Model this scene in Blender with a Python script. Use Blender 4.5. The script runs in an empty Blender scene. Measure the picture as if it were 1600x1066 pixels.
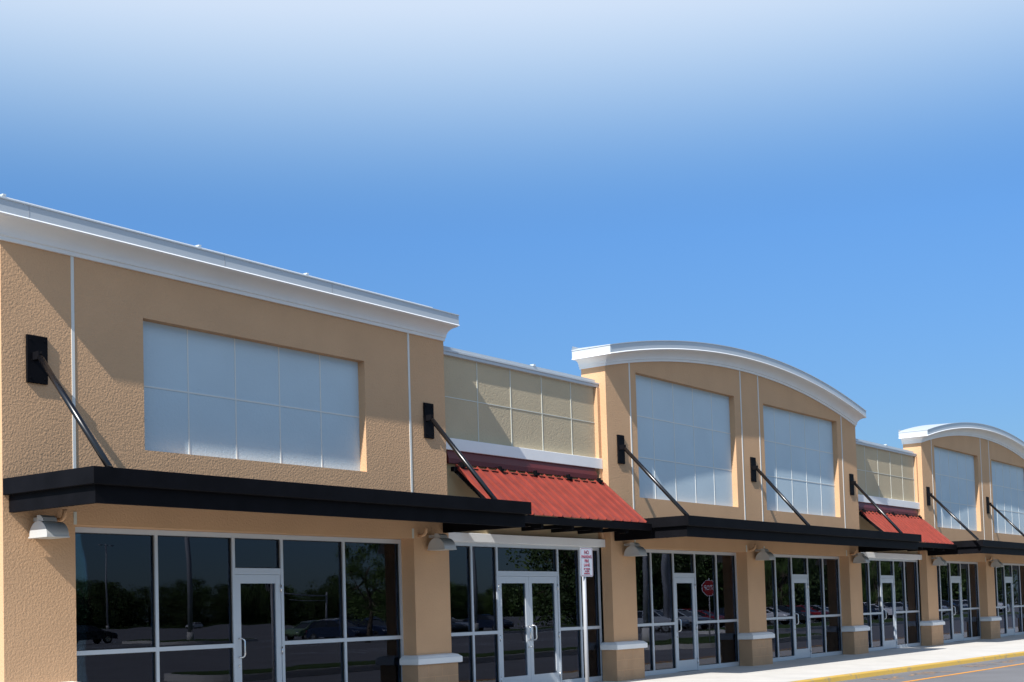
import bpy, bmesh, math, random
from mathutils import Vector, Matrix, noise
random.seed(7)
sc = bpy.context.scene
C = sc.collection
R = math.radians

# ------------------------------------------------------------ camera
cam_d = bpy.data.cameras.new("camera")
cam = bpy.data.objects.new("camera", cam_d); C.objects.link(cam); sc.camera = cam
F, YAW, PIT, ROL = 2087.08, 0.9377, 0.0524, -0.0293
cam_d.sensor_width = 36; cam_d.lens = F/1600*36
cam_d.shift_y = (845.6-533)/1600
cam_d.clip_start = .1; cam_d.clip_end = 4000
fw = Vector((math.sin(YAW)*math.cos(PIT), math.cos(YAW)*math.cos(PIT), math.sin(PIT)))
rt = Vector((math.cos(YAW), -math.sin(YAW), 0)); up = rt.cross(fw)
r2 = math.cos(ROL)*rt + math.sin(ROL)*up; u2 = -math.sin(ROL)*rt + math.cos(ROL)*up
cam.matrix_world = Matrix(((r2.x, u2.x, -fw.x, 0), (r2.y, u2.y, -fw.y, -14.766), (r2.z, u2.z, -fw.z, 1.4988), (0, 0, 0, 1)))

# ------------------------------------------------------------ sky and sun
SUN = Vector((-1, -.175, .9)).normalized()          # towards the sun
w = bpy.data.worlds.new("World"); sc.world = w; w.use_nodes = True
nt = w.node_tree; nd = nt.nodes; lk = nt.links
bg = nd['Background']
sky = nd.new('ShaderNodeTexSky'); sky.sky_type = 'NISHITA'; sky.sun_disc = False
sky.sun_elevation = math.asin(SUN.z); sky.sun_rotation = math.atan2(SUN.x, SUN.y)
sky.altitude = 0; sky.air_density = 1.0; sky.dust_density = .6; sky.ozone_density = 3.0
tint = nd.new('ShaderNodeMix'); tint.data_type = 'RGBA'; tint.blend_type = 'MULTIPLY'; tint.inputs[0].default_value = 1
lk.new(sky.outputs[0], tint.inputs[6])
geo = nd.new('ShaderNodeTexCoord'); sep = nd.new('ShaderNodeSeparateXYZ'); lk.new(geo.outputs['Generated'], sep.inputs[0])
tr_ = nd.new('ShaderNodeValToRGB'); lk.new(sep.outputs['Z'], tr_.inputs[0])
tr_.color_ramp.elements[0].position = .10; tr_.color_ramp.elements[0].color = (.35, .475, .62, 1)
tr_.color_ramp.elements[1].position = .27; tr_.color_ramp.elements[1].color = (.455, .70, .93, 1)
tv = nd.new('ShaderNodeVectorMath'); tv.operation = 'SCALE'; tv.inputs['Scale'].default_value = 1.41; lk.new(tr_.outputs[0], tv.inputs[0]); lk.new(tv.outputs[0], tint.inputs[7])
ramp = nd.new('ShaderNodeValToRGB'); lk.new(sep.outputs['Z'], ramp.inputs[0])   # pale high cloud veil by elevation
cr = ramp.color_ramp; cr.interpolation = 'EASE'
cr.elements[0].position = .265; cr.elements[0].color = (0, 0, 0, 1)
cr.elements[1].position = .45; cr.elements[1].color = (.92, .92, .92, 1)
e = cr.elements.new(.60); e.color = (.6, .6, .6, 1); e = cr.elements.new(.85); e.color = (.1, .1, .1, 1)
mx = nd.new('ShaderNodeMix'); mx.data_type = 'RGBA'
lk.new(ramp.outputs[0], mx.inputs[0]); lk.new(tint.outputs[2], mx.inputs[6])
veil = nd.new('ShaderNodeValToRGB'); lk.new(sep.outputs['Z'], veil.inputs[0])
veil.color_ramp.elements[0].position = .29; veil.color_ramp.elements[0].color = (.42, .74, 1, 1)
veil.color_ramp.elements[1].position = .42; veil.color_ramp.elements[1].color = (.72, .84, 1, 1)
vm = nd.new('ShaderNodeVectorMath'); vm.operation = 'SCALE'; vm.inputs['Scale'].default_value = 8.9; lk.new(veil.outputs[0], vm.inputs[0]); lk.new(vm.outputs[0], mx.inputs[7])
lk.new(mx.outputs[2], bg.inputs['Color'])
bg.inputs['Strength'].default_value = .075

sd = bpy.data.lights.new("sun", 'SUN'); sd.energy = 4.3; sd.angle = R(.53); sd.color = (1, .97, .925)
so = bpy.data.objects.new("sun", sd); C.objects.link(so)
so.rotation_euler = SUN.to_track_quat('Z', 'Y').to_euler(); so.location = (-60, -20, 60)

sc.view_settings.view_transform = 'Standard'; sc.view_settings.look = 'None'
sc.view_settings.exposure = .6; sc.view_settings.gamma = 1
try: sc.view_settings.use_curve_mapping = False
except Exception: pass

# ------------------------------------------------------------ materials
def mat(name, col, rough=.6, metal=0, spec=.5, bump=None, var=None, extra=None):
    """bump=(scale, distance, detail); var=(scale, amount) real colour variation of the paint."""
    m = bpy.data.materials.new(name); m.use_nodes = True
    n = m.node_tree.nodes; l = m.node_tree.links; p = n['Principled BSDF']
    p.inputs['Base Color'].default_value = (*col, 1); p.inputs['Roughness'].default_value = rough
    p.inputs['Metallic'].default_value = metal; p.inputs['Specular IOR Level'].default_value = spec
    tc = n.new('ShaderNodeTexCoord')
    if var:
        no = n.new('ShaderNodeTexNoise'); no.inputs['Scale'].default_value = var[0]; no.inputs['Detail'].default_value = 5
        l.new(tc.outputs['Object'], no.inputs['Vector'])
        mr = n.new('ShaderNodeMapRange'); l.new(no.outputs[0], mr.inputs[0])
        mr.inputs[1].default_value = .3; mr.inputs[2].default_value = .7
        mr.inputs[3].default_value = 1-var[1]; mr.inputs[4].default_value = 1+var[1]
        mm = n.new('ShaderNodeMix'); mm.data_type = 'RGBA'; mm.blend_type = 'MULTIPLY'; mm.inputs[0].default_value = 1
        mm.inputs[6].default_value = (*col, 1); l.new(mr.outputs[0], mm.inputs[7]); l.new(mm.outputs[2], p.inputs['Base Color'])
    if bump:
        nb = n.new('ShaderNodeTexNoise'); nb.inputs['Scale'].default_value = bump[0]
        nb.inputs['Detail'].default_value = bump[2]; nb.inputs['Roughness'].default_value = .45
        nb.inputs['Distortion'].default_value = .6
        l.new(tc.outputs['Object'], nb.inputs['Vector'])
        b = n.new('ShaderNodeBump'); b.inputs['Strength'].default_value = 1; b.inputs['Distance'].default_value = bump[1]
        l.new(nb.outputs[0], b.inputs['Height']); l.new(b.outputs[0], p.inputs['Normal'])
    return m

STUC = (32, .0085, 4)
M = {}
M['tan'] = mat('tan_stucco', (.60, .37, .21), .9, spec=.2, bump=STUC, var=(1.3, .04))
M['khaki'] = mat('khaki_stucco', (.50, .415, .28), .9, spec=.2, bump=STUC, var=(1.3, .04))
M['khaki_flat'] = mat('khaki_plain', (.46, .37, .225), .9, spec=.2, bump=(30, .003, 3))
M['base'] = mat('brown_base_stucco', (.48, .305, .18), .9, spec=.2, bump=(34, .006, 4), var=(3, .08))
M['panel'] = mat('pale_blue_grey_stucco', (.52, .625, .68), .85, spec=.25, bump=(26, .004, 3), var=(1.0, .03))
M['white'] = mat('white_trim', (.82, .82, .80), .7, spec=.3, bump=(40, .0012, 3), var=(1.5, .03))
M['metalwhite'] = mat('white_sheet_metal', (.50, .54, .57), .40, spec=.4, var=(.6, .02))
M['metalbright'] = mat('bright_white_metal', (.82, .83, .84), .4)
M['joint'] = mat('pale_joint', (.70, .70, .66), .6)
M['jointb'] = mat('pale_joint_dull', (.60, .60, .52), .6)
M['black'] = mat('black_painted_steel', (.0045, .0045, .006), .6, spec=.07, var=(3, .25))
M['blackrod'] = mat('black_gloss_tube', (.003, .003, .004), .27, spec=.7)
M['red'] = mat('red_sheet_metal', (.245, .038, .024), .48, spec=.4, var=(4, .15))
M['maroon'] = mat('maroon_flashing', (.11, .012, .012), .5, spec=.4)
M['alu'] = mat('silver_aluminium', (.56, .60, .64), .42, metal=.35, spec=.5, var=(1, .02))
M['steel'] = mat('brushed_steel', (.70, .70, .70), .25, metal=.9)
M['galv'] = mat('galvanised_post', (.37, .38, .40), .6, metal=.1, var=(9, .06))
M['lamp'] = mat('pale_grey_lamp_paint', (.56, .555, .53), .40, metal=.15, spec=.5)
M['lens'] = mat('lamp_lens', (.55, .55, .5), .3)
M['concrete'] = mat('pale_concrete', (.61, .58, .53), .9, spec=.2, bump=(60, .0015, 5), var=(1.1, .07))
M['kerbyellow'] = mat('yellow_kerb_paint', (.62, .40, .045), .75, spec=.3)
M['orange'] = mat('orange_road_paint', (.75, .30, .04), .8, spec=.3)
M['asphalt'] = mat('asphalt', (.185, .182, .185), .92, spec=.25, bump=(70, .004, 4), var=(.5, .12))
M['rubber'] = mat('black_rubber', (.02, .02, .02), .8)
M['grass'] = mat('mown_grass', (.06, .095, .03), .95, spec=.1, bump=(9, .05, 4), var=(2, .3))
M['roof'] = mat('grey_roofing', (.35, .35, .35), .9)
M['bark'] = mat('bark', (.11, .085, .06), .95, bump=(8, .03, 4), var=(4, .25))
M['leaf'] = mat('leaf_green', (.10, .16, .04), .6, spec=.3, var=(.9, .45))
M['leafd'] = mat('leaf_dark_green', (.06, .095, .03), .6, spec=.3, var=(.9, .45))
M['signwhite'] = mat('white_sign_face', (.52, .55, .60), .4)
M['signred'] = mat('red_sign_ink', (.30, .05, .08), .5)
M['stopred'] = mat('stop_red', (.26, .012, .015), .45)
M['carglass'] = mat('car_glass', (.012, .015, .018), .06, spec=.8)
M['chrome'] = mat('chrome', (.75, .75, .75), .12, metal=1)
M['tail'] = mat('tail_light_red', (.35, .01, .01), .2)
for k, c in dict(white=(.75, .75, .75), green=(.16, .24, .13), navy=(.02, .035, .075), red=(.30, .015, .02), silver=(.42, .45, .48), dark=(.03, .035, .04), tan=(.35, .3, .22)).items():
    M['car_'+k] = mat('car_paint_'+k, c, .25, metal=.15, spec=.6)

# worn yellow paint on the kerb: concrete shows through in irregular patches
def worn(name, paint, under, scale, lo, hi):
    m = mat(name, paint, .8, spec=.25, bump=(50, .002, 4)); n = m.node_tree.nodes; l = m.node_tree.links; p = n['Principled BSDF']
    tc = n.new('ShaderNodeTexCoord'); no = n.new('ShaderNodeTexNoise'); no.inputs['Scale'].default_value = scale; no.inputs['Detail'].default_value = 7
    l.new(tc.outputs['Object'], no.inputs['Vector'])
    r_ = n.new('ShaderNodeMapRange'); r_.inputs[1].default_value = lo; r_.inputs[2].default_value = hi; l.new(no.outputs[0], r_.inputs[0])
    x = n.new('ShaderNodeMix'); x.data_type = 'RGBA'; x.inputs[6].default_value = (*paint, 1); x.inputs[7].default_value = (*under, 1)
    l.new(r_.outputs[0], x.inputs[0]); l.new(x.outputs[2], p.inputs['Base Color']); return m
M['kerbyellow'] = worn('worn_yellow_kerb_paint', (.64, .405, .085), (.36, .29, .18), 3.4, .54, .70)
M['orange'] = worn('worn_orange_road_paint', (.78, .33, .05), (.22, .19, .15), 7, .52, .72)
M['scuff'] = worn('faded_orange_road_paint', (.62, .33, .12), (.125, .125, .128), 9, .44, .60)

# window glass: tinted pane, see-through into a dark shop, reflecting by Fresnel, very slightly wavy
def glass():
    m = bpy.data.materials.new('tinted_glass'); m.use_nodes = True
    n = m.node_tree.nodes; l = m.node_tree.links; n.remove(n['Principled BSDF']); out = n['Material Output']
    tc = n.new('ShaderNodeTexCoord'); nb = n.new('ShaderNodeTexNoise'); nb.inputs['Scale'].default_value = .9; nb.inputs['Detail'].default_value = 1
    l.new(tc.outputs['Object'], nb.inputs['Vector'])
    b = n.new('ShaderNodeBump'); b.inputs['Distance'].default_value = .0015; l.new(nb.outputs[0], b.inputs['Height'])
    fr = n.new('ShaderNodeFresnel'); fr.inputs['IOR'].default_value = 1.70; l.new(b.outputs[0], fr.inputs['Normal'])
    gl = n.new('ShaderNodeBsdfGlossy'); gl.inputs['Roughness'].default_value = 0; gl.inputs['Color'].default_value = (.62, .66, .82, 1); l.new(b.outputs[0], gl.inputs['Normal'])
    tr = n.new('ShaderNodeBsdfTransparent'); tr.inputs['Color'].default_value = (.42, .58, .58, 1)
    mx = n.new('ShaderNodeMixShader'); l.new(fr.outputs[0], mx.inputs[0]); l.new(tr.outputs[0], mx.inputs[1]); l.new(gl.outputs[0], mx.inputs[2]); l.new(mx.outputs[0], out.inputs['Surface'])
    return m
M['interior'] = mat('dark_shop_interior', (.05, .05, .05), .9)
M['glass'] = glass()

# ------------------------------------------------------------ helpers
def obj(name, bm, m, parent=None, label=None, smooth=False):
    me = bpy.data.meshes.new(name); bmesh.ops.recalc_face_normals(bm, faces=bm.faces)
    if smooth:
        for f in bm.faces: f.smooth = True
    bm.to_mesh(me); bm.free()
    o = bpy.data.objects.new(name, me); C.objects.link(o)
    if isinstance(m, (list, tuple)):
        for x in m: me.materials.append(x)
    else: me.materials.append(m)
    if parent: o.parent = parent
    if label: o['label'] = label
    return o
def tag(o, label, cat, group=None):
    o['label'] = label; o['category'] = cat
    if group: o['group'] = group
    return o
def thing(name, label, cat, loc=(0, 0, 0), rz=0, group=None):
    o = bpy.data.objects.new(name, None); o.empty_display_size = .3; C.objects.link(o)
    o.location = loc; o.rotation_euler = (0, 0, rz); return tag(o, label, cat, group)
def struct(o): o['kind'] = 'structure'; return o
def box(bm, x0, x1, y0, y1, z0, z1, mi=0):
    v = [bm.verts.new((x, y, z)) for z in (z0, z1) for y in (y0, y1) for x in (x0, x1)]
    for q in ((0, 2, 3, 1), (4, 5, 7, 6), (0, 1, 5, 4), (2, 6, 7, 3), (0, 4, 6, 2), (1, 3, 7, 5)):
        bm.faces.new([v[i] for i in q]).material_index = mi
    return v
def boxes(*bs):
    bm = bmesh.new()
    for b in bs: box(bm, *b)
    return bm
def bevel(bm, w_, seg=2):
    bmesh.ops.remove_doubles(bm, verts=bm.verts, dist=1e-5)
    bmesh.ops.bevel(bm, geom=list(bm.edges), offset=w_, segments=seg, affect='EDGES', profile=.7); return bm
def tube(bm, pts, r, n=12, caps=True):
    pts = [Vector(p) for p in pts]; rings = []
    rr = r if isinstance(r, (list, tuple)) else [r]*len(pts)
    d0 = (pts[1]-pts[0]).normalized(); a = Vector((0, 0, 1)) if abs(d0.z) < .9 else Vector((1, 0, 0)); u = d0.cross(a).normalized()
    for i, p in enumerate(pts):
        d = ((pts[min(i+1, len(pts)-1)]-pts[max(i-1, 0)])).normalized(); u = (u-d*u.dot(d)).normalized(); v = d.cross(u)
        rings.append([bm.verts.new(p+rr[i]*(math.cos(t)*u+math.sin(t)*v)) for t in [2*math.pi*k/n for k in range(n)]])
    for a_, b_ in zip(rings, rings[1:]):
        for k in range(n): bm.faces.new((a_[k], a_[(k+1) % n], b_[(k+1) % n], b_[k])).smooth = True
    if caps: bm.faces.new(rings[0][::-1]); bm.faces.new(rings[-1])
    return bm
def copy_tree(o, parent=None):
    c = o.copy(); C.objects.link(c); c.parent = parent
    for ch in list(o.children): copy_tree(ch, c)
    return c
def prism_x(bm, prof, x0, x1):
    """closed (y,z) profile extruded along x"""
    a = [bm.verts.new((x0, y, z)) for y, z in prof]; b = [bm.verts.new((x1, y, z)) for y, z in prof]
    n = len(prof)
    for i in range(n): bm.faces.new((a[i], a[(i+1) % n], b[(i+1) % n], b[i]))
    bm.faces.new(a[::-1]); bm.faces.new(b); return bm

# ------------------------------------------------------------ ground
RZ = -.185
SL = .022                                            # the pavement falls away from the shops
def kerb_y(x): return -3.45 - .035*max(x-27, 0)
bm = bmesh.new(); box(bm, -900, 1500, -1500, 60, RZ-.5, RZ); g = struct(obj('parking_lot', bm, M['asphalt']))
bm = boxes((-900, 1500, 60.0, 1500, RZ-.5, RZ-.02)); struct(obj('far_ground', bm, M['grass']))
# pavement slab in squares with scored joints, kerb in front
bm = bmesh.new()
x = -20.0
while x < 75:
    x1 = x+1.5
    for s, t in ((0, .5), (.5, 1)):
        ya = kerb_y(x)+.16; yb = kerb_y(x1)+.16
        p = [(x+.006, ya*(1-s)+.5*s+.004), (x1-.006, yb*(1-s)+.5*s+.004), (x1-.006, yb*(1-t)+.5*t-.004), (x+.006, ya*(1-t)+.5*t-.004)]
        v = [bm.verts.new((a, b, SL*min(b, 0))) for a, b in p]; u = [bm.verts.new((a, b, RZ)) for a, b in p]
        bm.faces.new(v)
        for i in range(4): bm.faces.new((v[i], u[i], u[(i+1) % 4], v[(i+1) % 4]))
    x = x1
struct(obj('pavement', bm, M['concrete']))
bm = boxes(); vs = []
for x in (-20, 27, 75):
    y = kerb_y(x); vs.append([bm.verts.new((x, y+a, z+(SL*y if z > RZ else 0))) for a, z in ((-.03, RZ-.05), (0, -.022), (.008, -.008), (.022, .003), (.155, .003), (.155, RZ-.05))])
for a, b in zip(vs, vs[1:]):
    for i in range(6): bm.faces.new((a[i], b[i], b[(i+1) % 6], a[(i+1) % 6]))
struct(obj('kerb', bm, M['kerbyellow']))
bm = bmesh.new()                                   # orange line on the road, parallel to the kerb
def strip(bm, x0, x1, off0, off1, z, wob=0):
    n = max(1, int((x1-x0)/1.5)); pr = None
    for i in range(n+1):
        x = x0+(x1-x0)*i/n; y = kerb_y(x); a = bm.verts.new((x, y+off0, z)); b = bm.verts.new((x, y+off1, z))
        if pr: bm.faces.new((pr[0], a, b, pr[1]))
        pr = (a, b)
strip(bm, -15, 75, -1.55, -1.41, RZ+.004); struct(obj('road_line', bm, M['orange']))
bm = bmesh.new()                                   # badly faded painted strokes between kerb and line
rs = random.Random(3)
for gx in (27.2, 33.0, 44.0, 55):
    for k in range(10):
        x = gx+k*.42; 
        if rs.random() < .25: continue
        a = rs.choice((0, 0, .35, -.3)); L = rs.uniform(.35, .7); yc = kerb_y(x)-.70+rs.uniform(-.1, .1)
        dx, dy = math.sin(a)*L/2, math.cos(a)*L/2
        if rs.random() < .35: dx, dy = .17, .02
        nx, ny = .05, 0
        if abs(dx) > abs(dy): nx, ny = 0, .05
        bm.faces.new([bm.verts.new(p) for p in ((x-dx-nx, yc-dy-ny, RZ+.004), (x+dx-nx, yc+dy-ny, RZ+.004), (x+dx+nx, yc+dy+ny, RZ+.004), (x-dx+nx, yc-dy+ny, RZ+.004))])
struct(obj('road_scuffs', bm, M['scuff']))

# ------------------------------------------------------------ building blocks
GY = .305                                           # glass plane of the shop fronts
def wall_mesh(X0, X1, ztop, holes, yf, depth=.56, prof=None):
    """front wall with real openings. holes: (x0,x1,z0,z1,recess). prof: list of (x,z) for a curved top."""
    bm = bmesh.new()
    xs = sorted({X0, X1, *[h[0] for h in holes], *[h[1] for h in holes]}); zs = sorted({0, ztop, *[h[2] for h in holes], *[h[3] for h in holes]})
    for i in range(len(xs)-1):
        for j in range(len(zs)-1):
            a, b, c, d = xs[i], xs[i+1], zs[j], zs[j+1]
            if any(h[0] <= a and b <= h[1] and h[2] <= c and d <= h[3] for h in holes): continue
            bm.faces.new([bm.verts.new(p) for p in ((a, yf, c), (b, yf, c), (b, yf, d), (a, yf, d))])
    for h in holes:
        a, b, c, d, r_ = h; e = yf+r_
        for q in (((a, c), (a, d)), ((b, d), (b, c)), ((a, d), (b, d)), ((b, c), (a, c))):
            (p, z), (p2, z2) = q
            if z == z2 == 0: continue
            bm.faces.new([bm.verts.new(v) for v in ((p, yf, z), (p2, yf, z2), (p2, e, z2), (p, e, z))])
    yb = yf+depth
    for x in (X0, X1): bm.faces.new([bm.verts.new(v) for v in ((x, yf, 0), (x, yb, 0), (x, yb, ztop), (x, yf, ztop))])
    top = prof or [(X0, ztop), (X1, ztop)]
    if prof:
        for y in (yf, yb):
            f = [bm.verts.new((X0, y, ztop))]+[bm.verts.new((x, y, z)) for x, z in prof]+[bm.verts.new((X1, y, ztop))]
            bm.faces.new(f)
        for x, z in (prof[0], prof[-1]): bm.faces.new([bm.verts.new(v) for v in ((x, yf, ztop), (x, yb, ztop), (x, yb, z), (x, yf, z))])
    for (x, z), (x2, z2) in zip(top, top[1:]): bm.faces.new([bm.verts.new(v) for v in ((x, yf, z), (x, yb, z), (x2, yb, z2), (x2, yf, z2))])
    bm.faces.new([bm.verts.new(v) for v in ((X0, yb, 2.96), (X1, yb, 2.96), (X1, yb, ztop), (X0, yb, ztop))])
    bmesh.ops.remove_doubles(bm, verts=bm.verts, dist=1e-5)
    return bm

def cornice(X0, X1, zf, n, parent, kL=.9, kR=.12, back=.62):
    """moulding swept along front with a mitred return on the left. zf(x): height of its foot."""
    prof = [(.0, 0), (.035, 0), (.035, .05), (.06, .055)] + [(.06+.22*(1-math.cos(t)), .06+.155*math.sin(t)) for t in [k*math.pi/2/8 for k in range(9)]] + [(.31, .222), (.325, .236)]
    face = [(.325, .236), (.33, .254), (.33, .41), (.345, .414), (.345, .428)]
    drip = [(.325, .232), (.350, .232), (.350, .236), (.332, .254)]
    xs = [X0+(X1-X0)*i/n for i in range(n+1)]
    def sweep(pr, close, name, m, sm):
        bm = bmesh.new(); rings = []
        for d, h in pr:
            row = [(X0-d*kL, back, zf(X0-d*kL)+h), (X0-d*kL, -d, zf(X0-d*kL)+h)]+[(x, -d, zf(x)+h) for x in xs[1:-1]]+[(X1+d*kR, -d, zf(X1)+h)]
            rings.append([bm.verts.new(p) for p in row])
        for a, b in zip(rings, rings[1:]):
            for i in range(len(a)-1):
                f = bm.faces.new((a[i], a[i+1], b[i+1], b[i])); f.smooth = False
        if close:
            H = pr[-1][1]+.03
            row = [bm.verts.new(p) for p in [(X0-.3*kL, back, zf(X0)+H), (X0, back, zf(X0)+H)]+[(x, back, zf(x)+H) for x in xs[1:-1]]+[(X1, back, zf(X1)+H)]]
            a = rings[-1]
            bm.faces.new((a[0], a[1], row[1], row[0]))
            for i in range(1, len(a)-1): bm.faces.new((a[i], a[i+1], row[i+1], row[i]))
        e = [r_[-1] for r_ in rings]
        z = [v.co.z for v in e]
        c1 = bm.verts.new((X1, -.0, max(z))); c0 = bm.verts.new((X1, -.0, min(z)))
        try: bm.faces.new(e+[c1, c0])
        except Exception: pass
        e = [r_[0] for r_ in rings]; c1 = bm.verts.new((X0, back, max(z)*0+zf(X0)+pr[-1][1])); c0 = bm.verts.new((X0, back, zf(X0)+pr[0][1]))
        try: bm.faces.new(e+[c1, c0])
        except Exception: pass
        return obj(name, bm, m, parent)
    c = sweep(prof, False, 'cornice', M['white'], True)
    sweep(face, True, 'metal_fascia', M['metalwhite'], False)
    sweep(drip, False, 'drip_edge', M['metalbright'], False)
    return c

def joint(parent, x, z0, z1, y=0, wd=.045, m='joint', name='joint_strip'):
    obj(name, boxes((x-wd/2, x+wd/2, y-.008, y+.004, z0, z1)), M[m], parent)

def sign_panel(parent, x0, x1, z0, z1, cols, rows, y=.145):
    p = obj('sign_panel', boxes((x0-.01, x1+.01, y, y+.06, z0-.01, z1+.01)), M['panel'], parent)
    bm = bmesh.new(); wd = .022
    for i in range(1, cols):
        x = x0+(x1-x0)*i/cols; box(bm, x-wd/2, x+wd/2, y-.007, y+.002, z0+.002, z1-.002)
    for j in range(1, rows):
        z = z0+(z1-z0)*j/rows
        for i in range(cols):
            a = x0+(x1-x0)*i/cols+(wd/2 if i else .003); b = x0+(x1-x0)*(i+1)/cols-(wd/2 if i < cols-1 else .003)
            box(bm, a, b, y-.0065, y+.002, z-wd/2, z+wd/2)
    obj('panel_grid', bm, M['joint'], p); return p

RAIL, DTOP, HEAD = 1.112, 2.16, 2.783
def shopfront(parent, x0, x1, mull, doors, jamb_l=True):
    """aluminium frame with mid rail; doors: (xa, xb, leaves, handle side)."""
    fy, by = .288, .50; fw_ = .052
    st = []
    bm = bmesh.new()
    xs = [x0+fw_/2]+list(mull)+[x1-fw_/2]
    def inside(a, b): return any(d[0] <= a+.06 and b-.06 <= d[1] for d in doors)
    for i, x in enumerate(xs): box(bm, x-fw_/2, x+fw_/2, fy, by, 0.0, HEAD-.004)
    panes = []
    for a, b in zip(xs, xs[1:]):
        A, B = a+fw_/2, b-fw_/2
        box(bm, A, B, fy+.002, by, HEAD-.075, HEAD-.004)
        if inside(a, b):
            box(bm, A, B, fy+.003, by, DTOP+.045, DTOP+.10); panes.append((A, B, DTOP+.10, HEAD-.075))
            box(bm, A, B, fy+.006, by, DTOP+.004, DTOP+.044)
        else:
            box(bm, A, B, fy+.002, by, .0, .10); box(bm, A, B, fy+.002, by, RAIL-.03, RAIL+.03)
            panes.append((A, B, .10, RAIL-.03)); panes.append((A, B, RAIL+.03, HEAD-.075))
    s = obj('shopfront_frame', bm, M['alu'], parent)
    bm = bmesh.new(); g = .011
    for (a, b, c, d) in panes:
        for q in ((a, a+g, c, d), (b-g, b, c, d), (a+g, b-g, c, c+g), (a+g, b-g, d-g, d)): box(bm, q[0], q[1], GY+.008, GY+.029, q[2], q[3])
    obj('gasket', bm, M['rubber'], s)
    for (a, b, c, d) in panes:
        bm = boxes((a-.004, b+.004, GY+.03, GY+.045, c-.004, d+.004)); 
        cx = Vector(((a+b)/2, GY+.037, (c+d)/2))                    # every pane sits a hair out of true
        bmesh.ops.rotate(bm, verts=bm.verts, cent=cx, matrix=Matrix.Rotation(R(rnd.uniform(-.05, .05)), 3, 'Z') @ Matrix.Rotation(R(rnd.uniform(-.05, .05)), 3, 'X'))
        obj('glass_pane', bm, M['glass'], s)
    for (a, b, leaves, side) in doors:
        A = a+fw_/2+.004; B = b-fw_/2-.004; ww = (B-A)/leaves
        for k in range(leaves):
            l, r_ = A+k*ww+(.003 if k else 0), A+(k+1)*ww-(.003 if k < leaves-1 else 0)
            dy = fy+.012; st_ = .105
            bm = boxes((l, l+st_, dy, dy+.05, .012, DTOP), (r_-st_, r_, dy, dy+.05, .012, DTOP), (l+st_, r_-st_, dy+.001, dy+.05, .012, .26), (l+st_, r_-st_, dy+.001, dy+.05, DTOP-.13, DTOP))
            d = obj('door', bm, M['alu'], parent)
            obj('door_glass', boxes((l+st_-.003, r_-st_+.003, dy+.02, dy+.03, .257, DTOP-.127)), M['glass'], d)
            obj('push_bar', boxes((l+st_, r_-st_, dy+.031, dy+.06, 1.0, 1.035)), M['steel'], d)
            hs = (1 if k == 0 else -1) if leaves == 2 else side      # handle on this side of the leaf
            hx = (r_-.05) if hs > 0 else (l+.05)
            bm = bmesh.new(); pts = []
            o_ = -.085 if leaves == 2 or True else 0
            z0, z1 = .93, 1.21; dirx = -hs
            arc = [(0, z0), (.02, z0), (.055, z0), (.075, z0+.015), (.085, z0+.045), (.085, z1-.045), (.075, z1-.015), (.055, z1), (.02, z1), (0, z1)]
            tube(bm, [(hx+dirx*q*.55, dy-q, z) for q, z in arc], .0125, 10)
            obj('pull_handle', bm, M['steel'], d)
            bm = bmesh.new(); tube(bm, [(hx, dy-.008, .80), (hx, dy+.001, .80)], .022, 12); obj('lock', bm, M['steel'], d)
            xh = l if hs > 0 else r_
            for zz in (.22, 1.0, 1.95): 
                bm = bmesh.new(); tube(bm, [(xh, dy-.012, zz-.06), (xh, dy-.012, zz+.06)], .011, 8); obj('hinge', bm, M['steel'], d)
    return s
rnd = random.Random(5)

def pier_base(parent, x0, x1, side=.08, ret=.27, dz=0):
    a, b = x0-side, x1+side
    bm = boxes((a, b, -.094, ret, -.03, .635+dz)); 
    p = obj('pier_base', bevel(bm, .006, 1), M['base'], parent)
    # block courses: thin grooves drawn as raised faint mortar beads
    c = .055
    prof = [(-c-.094, .645), (-c-.094, .735), (-c-.094+.05, .78), (-.0, .80)]
    bm = bmesh.new()
    lo = [(a-c, ret), (a-c, -.094-c), (b+c, -.094-c), (b+c, ret)]
    def ring(off, z):
        z += dz; return [bm.verts.new(v) for v in ((a-c+off, ret, z), (a-c+off, -.094-c+off, z), (b+c-off, -.094-c+off, z), (b+c-off, ret, z))]
    rs_ = [ring(.03, .636), ring(0, .645), ring(0, .735), ring(.055, .782), ring(.13, .80)]
    for q, r_ in zip(rs_, rs_[1:]):
        for i in range(3): bm.faces.new((q[i], q[i+1], r_[i+1], r_[i]))
    bm.faces.new(rs_[0]); bm.faces.new(rs_[-1]); bm.faces.new([r_[0] for r_ in rs_]+[r_[3] for r_ in rs_][::-1])
    obj('cap', bm, M['white'], p)
    bm = bmesh.new()
    for j, z in enumerate((.21, .42)): box(bm, a+.008, b-.008, -.097, -.093, z-.004, z+.004)
    for j in range(3):
        n = 2; 
        for i in range(1, 3):
            x = a+(b-a)*(i/3+(.16 if j % 2 else 0)-.08); box(bm, x-.004, x+.004, -.0965, -.093, .21*j+.006, .21*j+.204)
    obj('mortar_line', bm, M['tan'], p)
    return p

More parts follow.
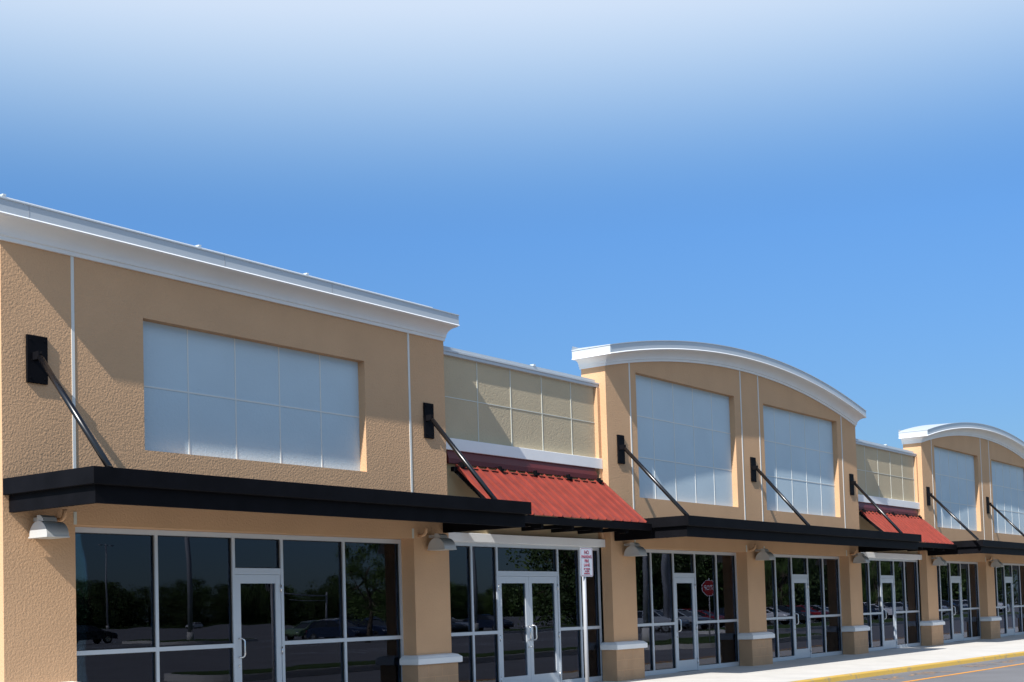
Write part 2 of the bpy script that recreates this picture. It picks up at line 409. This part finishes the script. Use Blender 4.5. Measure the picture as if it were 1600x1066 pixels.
def wall_light(parent, x):
    """half-round down-lighter hood with its axis along the wall, on a small neck box"""
    L, rY, h = .315, .185, .19; yc = -.24; z0 = 2.60
    bm = bmesh.new(); n = 28
    prof = [(yc-rY*math.cos(t), z0+h*math.sin(t)) for t in [math.pi*k/n for k in range(n+1)]]
    prism_x(bm, prof, x, x+L)
    hd = obj('wall_light', bm, M['lamp'], parent)
    bm = boxes((x-.008, x+L+.008, yc-rY-.008, yc+rY+.008, z0-.018, z0-.001)); obj('rim', bm, M['lamp'], hd)
    bm = bmesh.new(); prism_x(bm, [(-.20, 2.79), (-.20, 2.862), (-.265, 2.862), (-.31, 2.835), (-.335, 2.785)], x+.012, x+L-.10); box(bm, x+.10, x+.20, -.199, -.001, 2.80, 2.85); obj('neck', bm, M['lamp'], hd)
    obj('lens', boxes((x+.03, x+L-.03, yc-rY+.03, yc+rY-.03, z0-.022, z0-.0185)), M['lens'], hd)

def drain_elbow(parent, x):
    bm = bmesh.new(); pts = [(x, -.17, 2.96)]+[(x, -.17+.10*(1-math.cos(t)), 2.93-.10*math.sin(t)) for t in [k*math.pi/2/6 for k in range(7)]]+[(x, .01, 2.83)]
    tube(bm, pts, .029, 12); obj('drain_elbow', bm, M['tan'], parent)

CT = 3.318
def canopy(parent, x0, x1, rods, y1=-.003):
    yf = -1.81
    a, b = x0+.0, x1-.0
    bm = boxes((a, b, yf, y1, 3.112, CT)); c = obj('canopy', bevel(bm, .006, 1), M['black'], parent)
    o = .085; t = .07
    bm = boxes((a+o, b-o, yf+o, yf+o+t, 2.90, 3.1115), (a+o, a+o+t, yf+o+t, y1, 2.90, 3.1115), (b-o-t, b-o, yf+o+t, y1, 2.90, 3.1115))
    obj('lower_fascia', bm, M['black'], c)
    bm = boxes((a+o+t, b-o-t, yf+o+t, y1-.002, 3.102, 3.1115))
    obj('soffit', bm, M['black'], c)
    for (px_, sx, sz, ex, ey, pw, ph) in rods:
        bm = boxes((px_-pw/2, px_+pw/2, -.035, -.001, sz-.34, sz+.27)); p = obj('tie_plate', bevel(bm, .004, 1), M['black'], parent)
        for dx in (-1, 1):
            for dz in (-.28, .21):
                bm = bmesh.new(); tube(bm, [(px_+dx*(pw/2-.045), -.046, sz+dz), (px_+dx*(pw/2-.045), -.034, sz+dz)], .012, 6)
                obj('bolt', bm, M['black'], p)
        bm = boxes((sx-.034, sx-.016, -.16, -.034, sz-.05, sz+.05), (sx+.016, sx+.034, -.16, -.034, sz-.05, sz+.05)); obj('clevis', bm, M['black'], p)
        S = Vector((sx, -.12, sz)); E_ = Vector((ex, ey, CT-.01)); d = (E_-S).normalized()
        bm = bmesh.new(); tube(bm, [S-d*.02, S+d*.03, S+d*.05, E_], [.022, .022, .040, .040], 20)
        obj('tie_rod', bm, M['blackrod'], parent)
    return c

def awning(parent, x0, x1):
    """red standing-seam sheet on a black tube frame between two canopies"""
    T = Vector((0, .10, 4.125)); B = Vector((0, -.93, 3.215)); d = (B-T).normalized(); nrm = Vector((0, d.z, -d.y)); L = (B-T).length
    if nrm.z < 0: nrm = -nrm
    bm = bmesh.new(); n = int(round((x1-x0)/.30)); sw = (x1-x0)/n
    pr = []
    for i in range(n):
        x = x0+i*sw
        pr += [(x, 0), (x+.003, .042), (x+.017, .042), (x+.020, .0)]
        for q in (.38, .70): pr += [(x+sw*q-.016, 0), (x+sw*q, .0025), (x+sw*q+.016, 0)]
    pr += [(x1, 0), (x1+.004, .03), (x1+.02, .03), (x1+.02, -.02)]
    pr = [(x0-.004, -.02)]+pr
    cols = []
    for x, h in pr:
        cols.append([bm.verts.new(Vector((x, 0, 0))+T+d*(L*s)+nrm*h) for s in (0, 1)])
    for a, b in zip(cols, cols[1:]): bm.faces.new((a[0], b[0], b[1], a[1]))
    s = obj('awning_sheet', bm, M['red'], parent)
    m = s.modifiers.new('s', 'SOLIDIFY'); m.thickness = .004; m.offset = -1
    bm = bmesh.new()
    box(bm, x0-.10, x1+.08, .04, .12, 4.02, 4.10)                        # top tube
    box(bm, x0-.12, x1+.10, -1.01, -.93, 3.055, 3.19)                     # front beam
    k = 6
    for i in range(k):                                                  # rafters and outriggers
        x = x0+.02+(x1-x0-.04)*i/(k-1)
        a = T+d*.05-nrm*.065; b = T+d*(L-.02)-nrm*.065
        v = []
        for p in (a, b):
            for dx, dn in ((-.02, -.035), (.02, -.035), (.02, .035), (-.02, .035)): v.append(bm.verts.new(Vector((x+dx, 0, 0))+p+nrm*dn))
        for q in ((0, 1, 5, 4), (1, 2, 6, 5), (2, 3, 7, 6), (3, 0, 4, 7), (0, 3, 2, 1), (4, 5, 6, 7)): bm.faces.new([v[j] for j in q])
    obj('awning_frame', bm, M['black'], parent)
    for x in (x0+.15, x0+1.2, x0+2.2, x0+3.2, x0+4.15):
        bm = bmesh.new(); prism_x(bm, [(.235, 3.03), (.235, 3.10), (-.925, 3.10), (-.925, 2.985), (-.74, 2.985), (-.70, 3.03)], x-.045, x+.045)
        obj('outrigger', bm, M['black'], parent)
    # maroon flashing board and small brackets along the head of the sheet
    bm = bmesh.new(); prism_x(bm, [(.236, 4.42), (.17, 4.42), (.12, 4.26), (.12, 4.17), (.236, 4.17)], x0-.15, x1-.12); obj('flashing', bm, M['maroon'], parent)
    for i in range(5):
        x = x0+.15+(x1-x0-.3)*i/4
        bm = boxes((x-.018, x+.018, .03, .10, 4.09, 4.20), (x-.05, x+.05, .0, .035, 4.10, 4.155)); obj('head_bracket', bm, M['black'], parent)

def body(parent, x0, x1, y0, h):
    obj('building_body', boxes((x0+.01, x1-.01, y0, 19, 2.96, h-.9), (x0+.01, x1-.01, 9, 19, 0, 2.959), (x0+.01, x0+.12, y0, 8.999, 0, 2.959), (x1-.12, x1-.01, y0, 8.999, 0, 2.959)), M['tan'], parent)
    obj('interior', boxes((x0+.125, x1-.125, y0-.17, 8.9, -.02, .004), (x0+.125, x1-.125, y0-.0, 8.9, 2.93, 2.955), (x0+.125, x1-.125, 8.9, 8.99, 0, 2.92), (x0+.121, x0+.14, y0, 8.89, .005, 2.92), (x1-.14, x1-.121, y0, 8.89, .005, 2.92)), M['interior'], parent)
    obj('roof', boxes((x0+.01, x1-.01, y0+.002, 19, h-.898, h-.80)), M['roof'], parent)

# ---- block with the long straight parapet
XA0, XA1, XB1, XC1, XD1 = 9.53, 18.24, 23.59, 37.18, 42.72
XE1 = XD1+13.59
A = thing('shop_building', 'tan stucco shop building with flat white cornice and one wide panel, nearest', 'shop building', (XA0, 0, 0), group='shop buildings of the strip mall')
A.location = (0, 0, 0)
rA = (11.70, 16.165, 3.845, 5.672)
obj('wall', wall_mesh(XA0, XA1, 6.34, [(10.57, 17.30, 0, HEAD, .42), (*rA, .155)], 0, .60), M['tan'], A)
body(A, XA0, XA1, .60, 6.4)
cornice(XA0, XA1, lambda x: 6.303, 6, A)
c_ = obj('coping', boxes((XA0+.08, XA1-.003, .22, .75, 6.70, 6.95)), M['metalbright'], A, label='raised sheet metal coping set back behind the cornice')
for x in (9.72, 12.9, 15.1):
    bm = boxes((x-.022, x+.022, .19, .30, 6.951, 6.973)); obj('coping_clip', bm, M['metalwhite'], A)
    obj('coping_seam', boxes((x-.004, x+.004, -.3325, -.3305, 6.56, 6.71)), M['galv'], A)
for x in (10.57, 17.28):
    joint(A, x, 3.32, 6.303); joint(A, x, 2.785, 2.95, m='jointb')
sign_panel(A, *rA, 5, 2)
shopfront(A, 10.57, 17.30, (12.10, 13.52, 14.50, 15.88), [(13.52, 14.50, 1, -1)])
pier_base(A, XA0, 10.57-.08, dz=-.035); pier_base(A, 17.30, XA1-.02)
for x in (9.86, 17.6): wall_light(A, x)
for x in (10.30, 17.43): drain_elbow(A, x)
canopy(A, XA0, XA1, [(10.02, 9.982, 4.897, 9.773, -1.79, .30, .61), (17.757, 17.69, 4.875, 17.4, -1.69, .25, .61)])

# ---- recessed link blocks
def link(x0, x1, label, mull, doors, j0):
    P = thing('shop_building', label, 'shop building', group='shop buildings of the strip mall')
    y = .24
    obj('wall', wall_mesh(x0+.002, x1-.002, 6.16, [(x0+.002, x1-.002, 0, HEAD+.02, .16)], y, .5), M['khaki'], P)
    body(P, x0, x1, .74, 6.2)
    obj('lower_wall', boxes((x0+.003, x1-.003, y-.004, y+.001, 2.94, 4.40)), M['khaki_flat'], P)
    obj('end_trim', boxes((x1-.10, x1-.002, .15, y+.02, 2.95, 6.12)), M['tan'], P)
    xs = [j0+1.04*i for i in range(-1, 5)]
    xs = [x for x in xs if x0+.05 < x < x1-.12]
    bm = bmesh.new()
    for x in xs: box(bm, x-.010, x+.010, y-.008, y+.002, 4.62, 6.13)
    ed = [x0+.002]+xs+[x1-.1]
    for a, b in zip(ed, ed[1:]): box(bm, a+.010, b-.010, y-.0075, y+.002, 5.385-.008, 5.385+.008)
    obj('joint_grid', bm, M['jointb'], P)
    obj('white_band', bevel(boxes((x0+.004, x1-.004, .13, y, 4.41, 4.625), ), .006, 1), M['white'], P)
    h = obj('door_header', bevel(boxes((x0+.004, x1-.004, .13, .30, 2.775, 2.935)), .006, 1), M['white'], P)
    obj('coping', boxes((x0+.003, x1-.003, .175, .80, 6.135, 6.225), (x0+.003, x1-.003, .155, .174, 6.195, 6.225), (x0+.003, x1-.003, .26, .80, 6.2255, 6.31)), M['metalwhite'], P)
    bm = boxes((x0+3.1, x0+3.17, .24, .33, 6.311, 6.345)); obj('coping_clip', bm, M['metalwhite'], P)
    shopfront(P, x0+.004, x1-.004, mull, doors)
    awning(P, x0+.36, x1-.12)
    return P
link(XA1, XB1, 'narrow khaki building with red awning and double glass door, between flat and arched parapets', (19.25, 20.02, 22.04, 22.83), [(20.02, 22.04, 2, 1)], 19.493)
link(XC1, XD1, 'khaki building with red awning and single glass door, between the two arched parapets', (38.5, 39.42, 40.56, 41.5), [(39.42, 40.56, 1, -1)], 38.42)

# ---- arched blocks
def arched(x0, label, mulls, doors, rods):
    x1 = x0+13.59; xm = (x0+x1)/2; Rr = 33.4
    P = thing('shop_building', label, 'shop building', group='shop buildings of the strip mall')
    def arc(x): return 7.275-(Rr-math.sqrt(Rr*Rr-(x-xm)**2))
    n = 48
    pf = [(x0+(x1-x0)*i/n, arc(x0+(x1-x0)*i/n)+.03) for i in range(n+1)]
    p1 = (x0+1.235, x0+5.905); p2 = (x0+7.50, x0+12.225)
    hz = 6.597
    s = [(x0+.965, x0+6.26), (x0+7.22, x0+12.70)]
    holes = [(s[0][0], s[0][1], 0, HEAD, .42), (s[1][0], s[1][1], 0, HEAD, .42)]
    # wall body up to z=6.5, arch above; panel heads reach into the arch zone so build the face with its own outline
    bm = bmesh.new()
    low = wall_mesh(x0, x1, 6.40, holes+[(p1[0], p1[1], 3.87, 6.40, .155), (p2[0], p2[1], 3.87, 6.40, .155)], 0, .60)
    me = bpy.data.meshes.new('t'); low.to_mesh(me); low.free()
    dead = []
    bm.from_mesh(me)
    # drop the head reveals at z=6.40 (the opening goes on upward)
    for f in list(bm.faces):
        c = f.calc_center_median()
        if abs(c.z-6.40) < 1e-4 and f.calc_area() > .3 and (c.y < .2): dead.append(f)
        if abs(c.z-6.40) < 1e-4 and abs(f.normal.z) > .9 and c.y > .2: dead.append(f)
    bmesh.ops.delete(bm, geom=list(set(dead)), context='FACES')
    cuts = sorted({x0, x1, *p1, *p2, *[q[0] for q in pf]})
    def topz(x): return arc(x)+.03
    for a, b in zip(cuts, cuts[1:]):
        mid = (a+b)/2; base = hz if (p1[0] < mid < p1[1] or p2[0] < mid < p2[1]) else 6.40
        bm.faces.new([bm.verts.new(v) for v in ((a, 0, base), (b, 0, base), (b, 0, topz(b)), (a, 0, topz(a)))])
        bm.faces.new([bm.verts.new(v) for v in ((a, .6, 6.4), (b, .6, 6.4), (b, .6, topz(b)), (a, .6, topz(a)))])
        bm.faces.new([bm.verts.new(v) for v in ((a, 0, topz(a)), (b, 0, topz(b)), (b, .6, topz(b)), (a, .6, topz(a)))])
    for x in (x0, x1): bm.faces.new([bm.verts.new(v) for v in ((x, 0, 6.4), (x, .6, 6.4), (x, .6, topz(x)), (x, 0, topz(x)))])
    for p in (p1, p2):
        for x in p: bm.faces.new([bm.verts.new(v) for v in ((x, 0, 6.4), (x, .155, 6.4), (x, .155, hz), (x, 0, hz))])
        bm.faces.new([bm.verts.new(v) for v in ((p[0], 0, hz), (p[1], 0, hz), (p[1], .155, hz), (p[0], .155, hz))])
    bmesh.ops.remove_doubles(bm, verts=bm.verts, dist=1e-5)
    obj('wall', bm, M['tan'], P)
    body(P, x0, x1, .60, 6.3)
    cornice(x0, x1, arc, 48, P)
    for x in (x0+.97, x0+6.25, x0+7.24, x0+12.54):
        joint(P, x, 3.32, arc(x)-.002); joint(P, x, 2.785, 2.95, m='jointb')
    sign_panel(P, p1[0], p1[1], 3.87, hz, 5, 3); sign_panel(P, p2[0], p2[1], 3.87, hz, 5, 3)
    for (a, b), ml, dr in zip(s, mulls, doors): shopfront(P, a, b, [x0+q for q in ml], [(x0+dr[0], x0+dr[1], 1, -1)])
    for a, b in ((x0, s[0][0]), (s[0][1], s[1][0]), (s[1][1], x1)):
        pier_base(P, a+(.02 if a == x0 else 0), b-(.02 if b == x1 else 0))
    for q in (.42, 6.62, 12.86): wall_light(P, x0+q)
    for q in (6.40, 12.82): drain_elbow(P, x0+q)
    canopy(P, x0+.06, x1, [(x0+a, x0+a-.06, 4.885, x0+e_, -1.75, .26, .60) for a, e_ in rods])
    return P
mC = [(2.11, 3.11, 4.13, 5.20), (8.47, 9.47, 10.50, 11.53)]
dC = [(3.11, 4.13), (9.47, 10.50)]
arched(XB1, 'tan stucco building with tall arched white parapet and two panels, in the middle', mC, dC, [(.50, .15), (6.77, 6.05), (13.10, 12.2)])
arched(XD1, 'smaller looking tan building with arched parapet at the far right end', [(2.13, 3.17, 4.30, 5.23), (8.47, 9.47, 10.50, 11.53)], [(3.17, 4.30), (9.47, 10.50)], [(.42, -.2), (6.77, 6.05), (13.10, 12.2)])

# ------------------------------------------------------------ no parking sign
def text_bm(s, size, mat_, parent, name, loc, rot, align='CENTER', ext=.0015, sx=1.0):
    cu = bpy.data.curves.new(name, 'FONT'); cu.body = s; cu.size = size; cu.align_x = align; cu.align_y = 'CENTER'; cu.extrude = ext
    cu.resolution_u = 2; cu.offset = size*.018
    t = bpy.data.objects.new('tmp', cu); C.objects.link(t)
    bpy.context.view_layer.update(); me = bpy.data.meshes.new_from_object(t.evaluated_get(bpy.context.evaluated_depsgraph_get()))
    bpy.data.objects.remove(t); o = bpy.data.objects.new(name, me); C.objects.link(o); me.materials.clear(); me.materials.append(mat_)
    o.parent = parent; o.location = loc; o.rotation_euler = rot; o.scale = (sx, 1, 1); return o
def rrect(w_, h_, r_, n=6):
    p = []
    for cx, cz, a0 in ((w_/2-r_, h_/2-r_, 0), (-w_/2+r_, h_/2-r_, 90), (-w_/2+r_, -h_/2+r_, 180), (w_/2-r_, -h_/2+r_, 270)):
        p += [(cx+r_*math.cos(R(a0+90*k/n)), cz+r_*math.sin(R(a0+90*k/n))) for k in range(n+1)]
    return p
def plate(bm, pts, y0, y1):
    a = [bm.verts.new((x, y0, z)) for x, z in pts]; b = [bm.verts.new((x, y1, z)) for x, z in pts]; n = len(pts)
    for i in range(n): bm.faces.new((a[i], a[(i+1) % n], b[(i+1) % n], b[i]))
    bm.faces.new(a[::-1]); bm.faces.new(b)
S = thing('fire_lane_sign', 'small white no parking sign with red writing on a pale post', 'street sign', (17.65, -3.2, 0))
bm = bmesh.new(); tube(bm, [(0, 0, -.08), (0, 0, 2.40)], .032, 20); obj('post', bm, M['galv'], S)
bm = bmesh.new(); plate(bm, rrect(.305, .455, .03), -.043, -.040); pl = obj('sign_plate', bm, M['signwhite'], S)
pl.location = (.03, 0, 2.235); pl.rotation_euler = (0, 0, R(-6))
bm = bmesh.new()
o_, i_ = rrect(.285, .435, .025), rrect(.271, .421, .02)
va = [bm.verts.new((x, -.0440, z)) for x, z in o_]; vb = [bm.verts.new((x, -.0440, z)) for x, z in i_]; n = len(va)
for k in range(n): bm.faces.new((va[k], va[(k+1) % n], vb[(k+1) % n], vb[k]))
obj('border', bm, M['signred'], pl)
for s_, z, sz in (('NO', .155, .085), ('PARKING', .085, .066), ('FIRE', .020, .066), ('LANE', -.045, .066), ('BY ORDER', -.105, .037), ('OF FIRE', -.142, .037), ('MARSHAL', -.179, .037)):
    text_bm(s_, sz, M['signred'], pl, 'lettering', (0, -.0445, z), (R(90), 0, 0), sx=.9)
for z in (-.13, .17):
    bm = bmesh.new(); tube(bm, [(0, -.052, 2.235+z), (0, .045, 2.235+z)], .008, 8); obj('bolt', bm, M['steel'], S)

# ------------------------------------------------------------ the car park opposite, seen in the glass
def island(x0, x1, y0, y1, label_=None):
    bm = bmesh.new(); pts = [(x+(x0+x1)/2, z+(y0+y1)/2) for x, z in rrect(x1-x0, y1-y0, min(x1-x0, y1-y0)*.45, 8)]
    a = [bm.verts.new((x, y, RZ-.05)) for x, y in pts]; b = [bm.verts.new((x, y, 0)) for x, y in pts]; n = len(pts)
    for i in range(n): bm.faces.new((a[i], a[(i+1) % n], b[(i+1) % n], b[i]))
    bm.faces.new(b); struct(obj('kerbed_island', bm, M['concrete']))
    bm = bmesh.new(); pts = [(x+(x0+x1)/2, z+(y0+y1)/2) for x, z in rrect(x1-x0-.36, y1-y0-.36, min(x1-x0, y1-y0)*.45-.18, 8)]
    bm.faces.new([bm.verts.new((x, y, .012)) for x, y in pts]); o = obj('island_grass', bm, M['grass']); struct(o)
island(24, 44, -15.0, -12.2); island(46, 60, -15.5, -9.2); island(70, 130, -24, -18); island(62, 72, -68, -60); island(78, 110, -52, -46); island(96, 160, -36, -30)
bm = bmesh.new(); box(bm, -300, 900, -700, -232, RZ-.1, .0); struct(obj('grass_verge', bm, M['grass']))
bm = bmesh.new()
for yy in (-26, -42, -58, -74):
    for i in range(34): box(bm, 45+2.75*i, 45.1+2.75*i, yy-5, yy, RZ, RZ+.004)
struct(obj('bay_lines', bm, M['signwhite']))

def make_car(color):
    t = thing('parked_car', '', 'car')
    # side profile (x along the car, z up), lofted across the width with tumblehome
    low = [(-2.2, .35), (-2.25, .62), (-2.12, .86), (-1.95, .95), (-1.0, .98), (.9, .97), (1.5, .90), (2.05, .78), (2.24, .60), (2.22, .34)]
    bm = bmesh.new(); secs = []
    for y, f, zf in ((-.9, .965, .0), (-.86, 1, .02), (-.45, 1.01, .035), (0, 1.02, .04), (.45, 1.01, .035), (.86, 1, .02), (.9, .965, .0)):
        secs.append([bm.verts.new((x*f, y, z+(zf if z > .5 else 0))) for x, z in low])
    for a, b in zip(secs, secs[1:]):
        for i in range(len(low)): bm.faces.new((a[i], a[(i+1) % len(low)], b[(i+1) % len(low)], b[i])).smooth = True
    bm.faces.new(secs[0]); bm.faces.new(secs[-1][::-1])
    roof = [(-1.55, 1.38), (-1.0, 1.46), (-.2, 1.47), (.25, 1.40)]; bot = [(-2.0, .95), (-1.0, .975), (.3, .985), (1.12, .96)]
    for s in (-1, 1): pass
    A_ = [bm.verts.new((x, s*.56, z)) for s in (-1, 1) for x, z in roof]
    B_ = [bm.verts.new((x, s*.57, z-.035)) for s in (-1, 1) for x, z in roof]
    for i in range(3): bm.faces.new((A_[i], A_[i+1], A_[i+5], A_[i+4]))
    for i in range(3):
        bm.faces.new((A_[i], A_[i+1], B_[i+1], B_[i])); bm.faces.new((A_[i+4], A_[i+5], B_[i+5], B_[i+4]))
    for s in (-1, 1):                                  # pillars
        for (xr, zr), (xb, zb) in zip(((-1.55, 1.36), (-.45, 1.44), (.25, 1.38)), ((-2.0, .96), (-.4, .98), (1.12, .97))):
            tube(bm, [(xr, s*.565, zr), (xb, s*.79, zb)], .035, 6)
    obj('body', bm, M['car_'+color], t)
    bm = bmesh.new()
    ro = [(-1.53, 1.35), (-1.0, 1.43), (-.2, 1.44), (.24, 1.37)]
    L_ = [[bm.verts.new((x, s*.55, z)) for x, z in ro] for s in (-1, 1)]; K_ = [[bm.verts.new((x, s*.78, z+.01)) for x, z in bot] for s in (-1, 1)]
    for s in (0, 1):
        for i in range(3): bm.faces.new((L_[s][i], L_[s][i+1], K_[s][i+1], K_[s][i]))
    for e_ in (0, 3): bm.faces.new((L_[0][e_], L_[1][e_], K_[1][e_], K_[0][e_]))
    obj('windows', bm, M['carglass'], t)
    for sx_ in (-1.35, 1.38):
        for sy_ in (-.82, .82):
            bm = bmesh.new(); n = 20
            tube(bm, [(sx_, sy_-.11*(1 if sy_ > 0 else -1), .32), (sx_, sy_+.085*(1 if sy_ > 0 else -1), .32)], .32, n); wh = obj('wheel', bm, M['rubber'], t)
            bm = bmesh.new(); tube(bm, [(sx_, sy_, .32), (sx_, sy_+.092*(1 if sy_ > 0 else -1), .32)], .20, 14); obj('rim', bm, M['chrome'], wh)
    for s in (-1, 1):
        obj('headlight', bevel(boxes((2.08, 2.225, s*.66-.16, s*.66+.16, .62, .74)), .02), M['chrome'], t)
        obj('tail_light', bevel(boxes((-2.26, -2.16, s*.70-.13, s*.70+.13, .68, .84)), .02), M['tail'], t)
    obj('bumper', boxes((2.18, 2.26, -.7, .7, .36, .50), (-2.29, -2.2, -.7, .7, .40, .54)), M['rubber'], t)
    return t
protos = {}
cars = [('green', 74, -58.7, 175), ('navy', 68.5, -47.3, 95), ('dark', 71.5, -47.5, 92), ('navy', 65.6, -47.4, 90), ('white', 82, -64, 90), ('dark', 64, -72.7, 10), ('white', 190, -209, 170), ('silver', 128, -112, 92), ('white', 134, -113, 90), ('dark', 140, -112, 91), ('navy', 147, -113, 90),
        ('silver', 79.5, -31.0, 90), ('silver', 83.0, -31.0, 94), ('red', 86.0, -31.2, 88), ('navy', 92, -31.4, 91), ('white', 96.5, -31, 90), ('dark', 100, -31, 90),
        ('red', 104, -31.3, 90), ('silver', 107, -31.2, 92), ('dark', 111, -31, 90), ('navy', 116, -31, 88), ('white', 120, -31.2, 90), ('silver', 126, -31, 90), ('white', 133, -31, 90), ('dark', 140, -31.2, 90),
        ('dark', 82, -52, 92), ('silver', 86, -54.5, 90), ('navy', 92, -55, 90), ('silver', 146, -31, 90), ('white', 154, -31, 90)]
cnt = {}
for col, x, y, a in cars:
    if col not in protos: protos[col] = o = make_car(col)
    else: o = copy_tree(protos[col])
    o.location = (x, y, RZ); o.rotation_euler = (0, 0, R(a))
    cnt[col] = cnt.get(col, 0)+1
    o['group'] = 'cars parked in the lot mirrored by the shop windows'
    o['label'] = {'green': 'light green car reflected in the window right of the nearest door'}.get(col, '%s parked car among the cars mirrored in the shop windows' % {'navy': 'dark blue', 'dark': 'black', 'tan': 'beige'}.get(col, col))

# light poles
def lamp_pole(x, y, h, r_, label):
    t = thing('lamp_pole', label, 'lamp post', (x, y, RZ))
    bm = bmesh.new(); tube(bm, [(0, 0, 0), (0, 0, .8)], .30, 20); obj('footing', bm, M['concrete'], t)
    bm = bmesh.new(); tube(bm, [(0, 0, .8), (0, 0, h)], [r_, r_*.6], 14); obj('pole', bm, M['galv'], t)
    bm = boxes((-1.1, 1.1, -.04, .04, h-.25, h-.17)); obj('arm', bm, M['galv'], t)
    for s in (-1, 1): obj('lamp_head', boxes((s*1.3-.35, s*1.3+.35, -.18, .18, h-.30, h-.14)), M['galv'], t)
    return t
lamp_pole(67.0, -64.2, 13, .20, 'thick lamp pole on a round kerbed island, mirrored in the second window')
lamp_pole(178, -222, 18, .22, 'thin distant lamp pole mirrored in the leftmost window')
lamp_pole(79, -29.6, 14, .30, 'thick pale lamp pole mirrored in the first pane of the arched building')
lamp_pole(50.5, -14.4, 9, .16, 'lamp pole behind the stop sign, mirrored in the glass')
lamp_pole(84, -50, 12, .15, 'lamp pole mirrored beside the double door')
lamp_pole(118, -33, 12, .15, 'lamp pole mirrored in the far right windows')
# pale mast arm gantry mirrored right of the first door
t = thing('traffic_mast', 'pale traffic mast arm mirrored in the window right of the nearest door', 'traffic mast', (180, -160, RZ))
bm = bmesh.new(); tube(bm, [(0, 0, 0), (0, 0, 6.6)], [.22, .16], 12); obj('pole', bm, M['galv'], t)
bm = bmesh.new(); tube(bm, [(0, 0, 5.9), (-14, 0, 6.1)], [.14, .08], 10); tube(bm, [(0, 0, 5.0), (-9, 0, 5.1)], [.08, .06], 10); obj('arm', bm, M['galv'], t)

# stop sign, seen only as its mirror image
t = thing('stop_sign', 'red octagonal stop sign on a pale post, mirrored in a shop window', 'stop sign', (48.2, -10.2, -.1), R(-118))
bm = bmesh.new(); tube(bm, [(0, 0, 0), (0, 0, 2.7)], .03, 12); obj('post', bm, M['galv'], t)
oc = [(.33*math.cos(R(22.5+45*k)), .33*math.sin(R(22.5+45*k))) for k in range(8)]
bm = bmesh.new(); plate(bm, oc, -.038, -.034); f = obj('sign_plate', bm, M['signwhite'], t); f.location = (0, 0, 2.32)
bm = bmesh.new(); plate(bm, [(x*.93, z*.93) for x, z in oc], -.0405, -.0385); obj('red_face', bm, M['stopred'], f)
text_bm('STOP', .25, M['signwhite'], f, 'lettering', (0, -.0425, 0), (R(90), 0, 0), sx=.74)

# trees
def tree_mesh(seed, h, cr_, leafm, nclump, dens, lo=.28):
    rs = random.Random(seed); t = bmesh.new()
    pts = [Vector((0, 0, 0))]; 
    for k in range(1, 6): pts.append(Vector((rs.uniform(-.12, .12)*k, rs.uniform(-.12, .12)*k, h*.75*k/5)))
    tube(t, pts, [h*.028*(1-.15*k) for k in range(6)], 9)
    cl = []
    for k in range(nclump):
        a = rs.uniform(0, 6.28); u = rs.random(); z = h*(lo+(.96-lo)*rs.random()); rr = cr_*math.sqrt(max(.08, 1-((z/h-(.96+lo)/2+.06)/((.96-lo)/2+.12))**2))*rs.uniform(.25, .95)
        c = Vector((rr*math.cos(a), rr*math.sin(a), z)); cl.append((c, rs.uniform(.5, 1.1)*cr_*.30))
        if k % 3 == 0:
            s = pts[rs.randint(2, 4)]; tube(t, [s, (s+c)/2+Vector((0, 0, -.1)), c], [h*.011, h*.007, h*.003], 5)
    b = bmesh.new()
    for c, r_ in cl:
        for i in range(dens):
            d = Vector((rs.gauss(0, 1), rs.gauss(0, 1), rs.gauss(0, .75))).normalized()*r_*rs.uniform(.4, 1.05)
            p = c+d; s = rs.uniform(.08, .17)*(.55 if lo > .1 else 1); n = Vector((rs.gauss(0, 1), rs.gauss(0, 1), rs.gauss(0, 1))).normalized(); u = n.orthogonal().normalized()*s; v = n.cross(u).normalized()*s*.7
            b.faces.new([b.verts.new(q) for q in (p-u, p-v, p+u, p+v)])
    return t, b
kinds = []
for i, (h, c_r, lm, lo) in enumerate(((9, 3.4, 'leaf', .25), (9, 5.4, 'leafd', .04), (8, 5.0, 'leaf', .03))):
    r_ = thing('tree', '', 'tree'); t, b = tree_mesh(11+i, h, c_r, lm, 46 if lo > .1 else 80, 280 if lo > .1 else 130, lo)
    obj('trunk', t, M['bark'], r_); obj('crown', b, M[lm], r_); kinds.append(r_)
spots = []
tr = random.Random(21)
for i in range(76):
    spots.append((150+i*3.6+tr.uniform(-2.0, 2.0), -246-tr.uniform(0, 22), tr.uniform(.95, 1.4), 1+i % 2))
for i in range(30): spots.append((112+i*4.2+tr.uniform(-1.5, 1.5), -48-tr.uniform(0, 12)-(i % 2)*6, tr.uniform(1.0, 1.5), 1+i % 2))
for x, y, s, k in ((61, -40.5, .70, 0), (105, -33.5, .8, 0), (128, -34, .9, 0)): spots.append((x, y, s, k))
used = set()
for x, y, s, k in spots:
    o = kinds[k] if k not in used else copy_tree(kinds[k]); used.add(k)
    o.location = (x, y, RZ if y > -232 else 0); o.scale = (s, s, s*tr.uniform(.9, 1.1)); o.rotation_euler = (0, 0, tr.uniform(0, 6.28))
    o['group'] = 'trees mirrored in the shop windows' if y > -90 else 'trees of the far tree line mirrored in the glass'
    o['label'] = 'leafy car park tree mirrored in the shop windows' if y > -90 else 'dark tree of the far tree line mirrored in the glass'
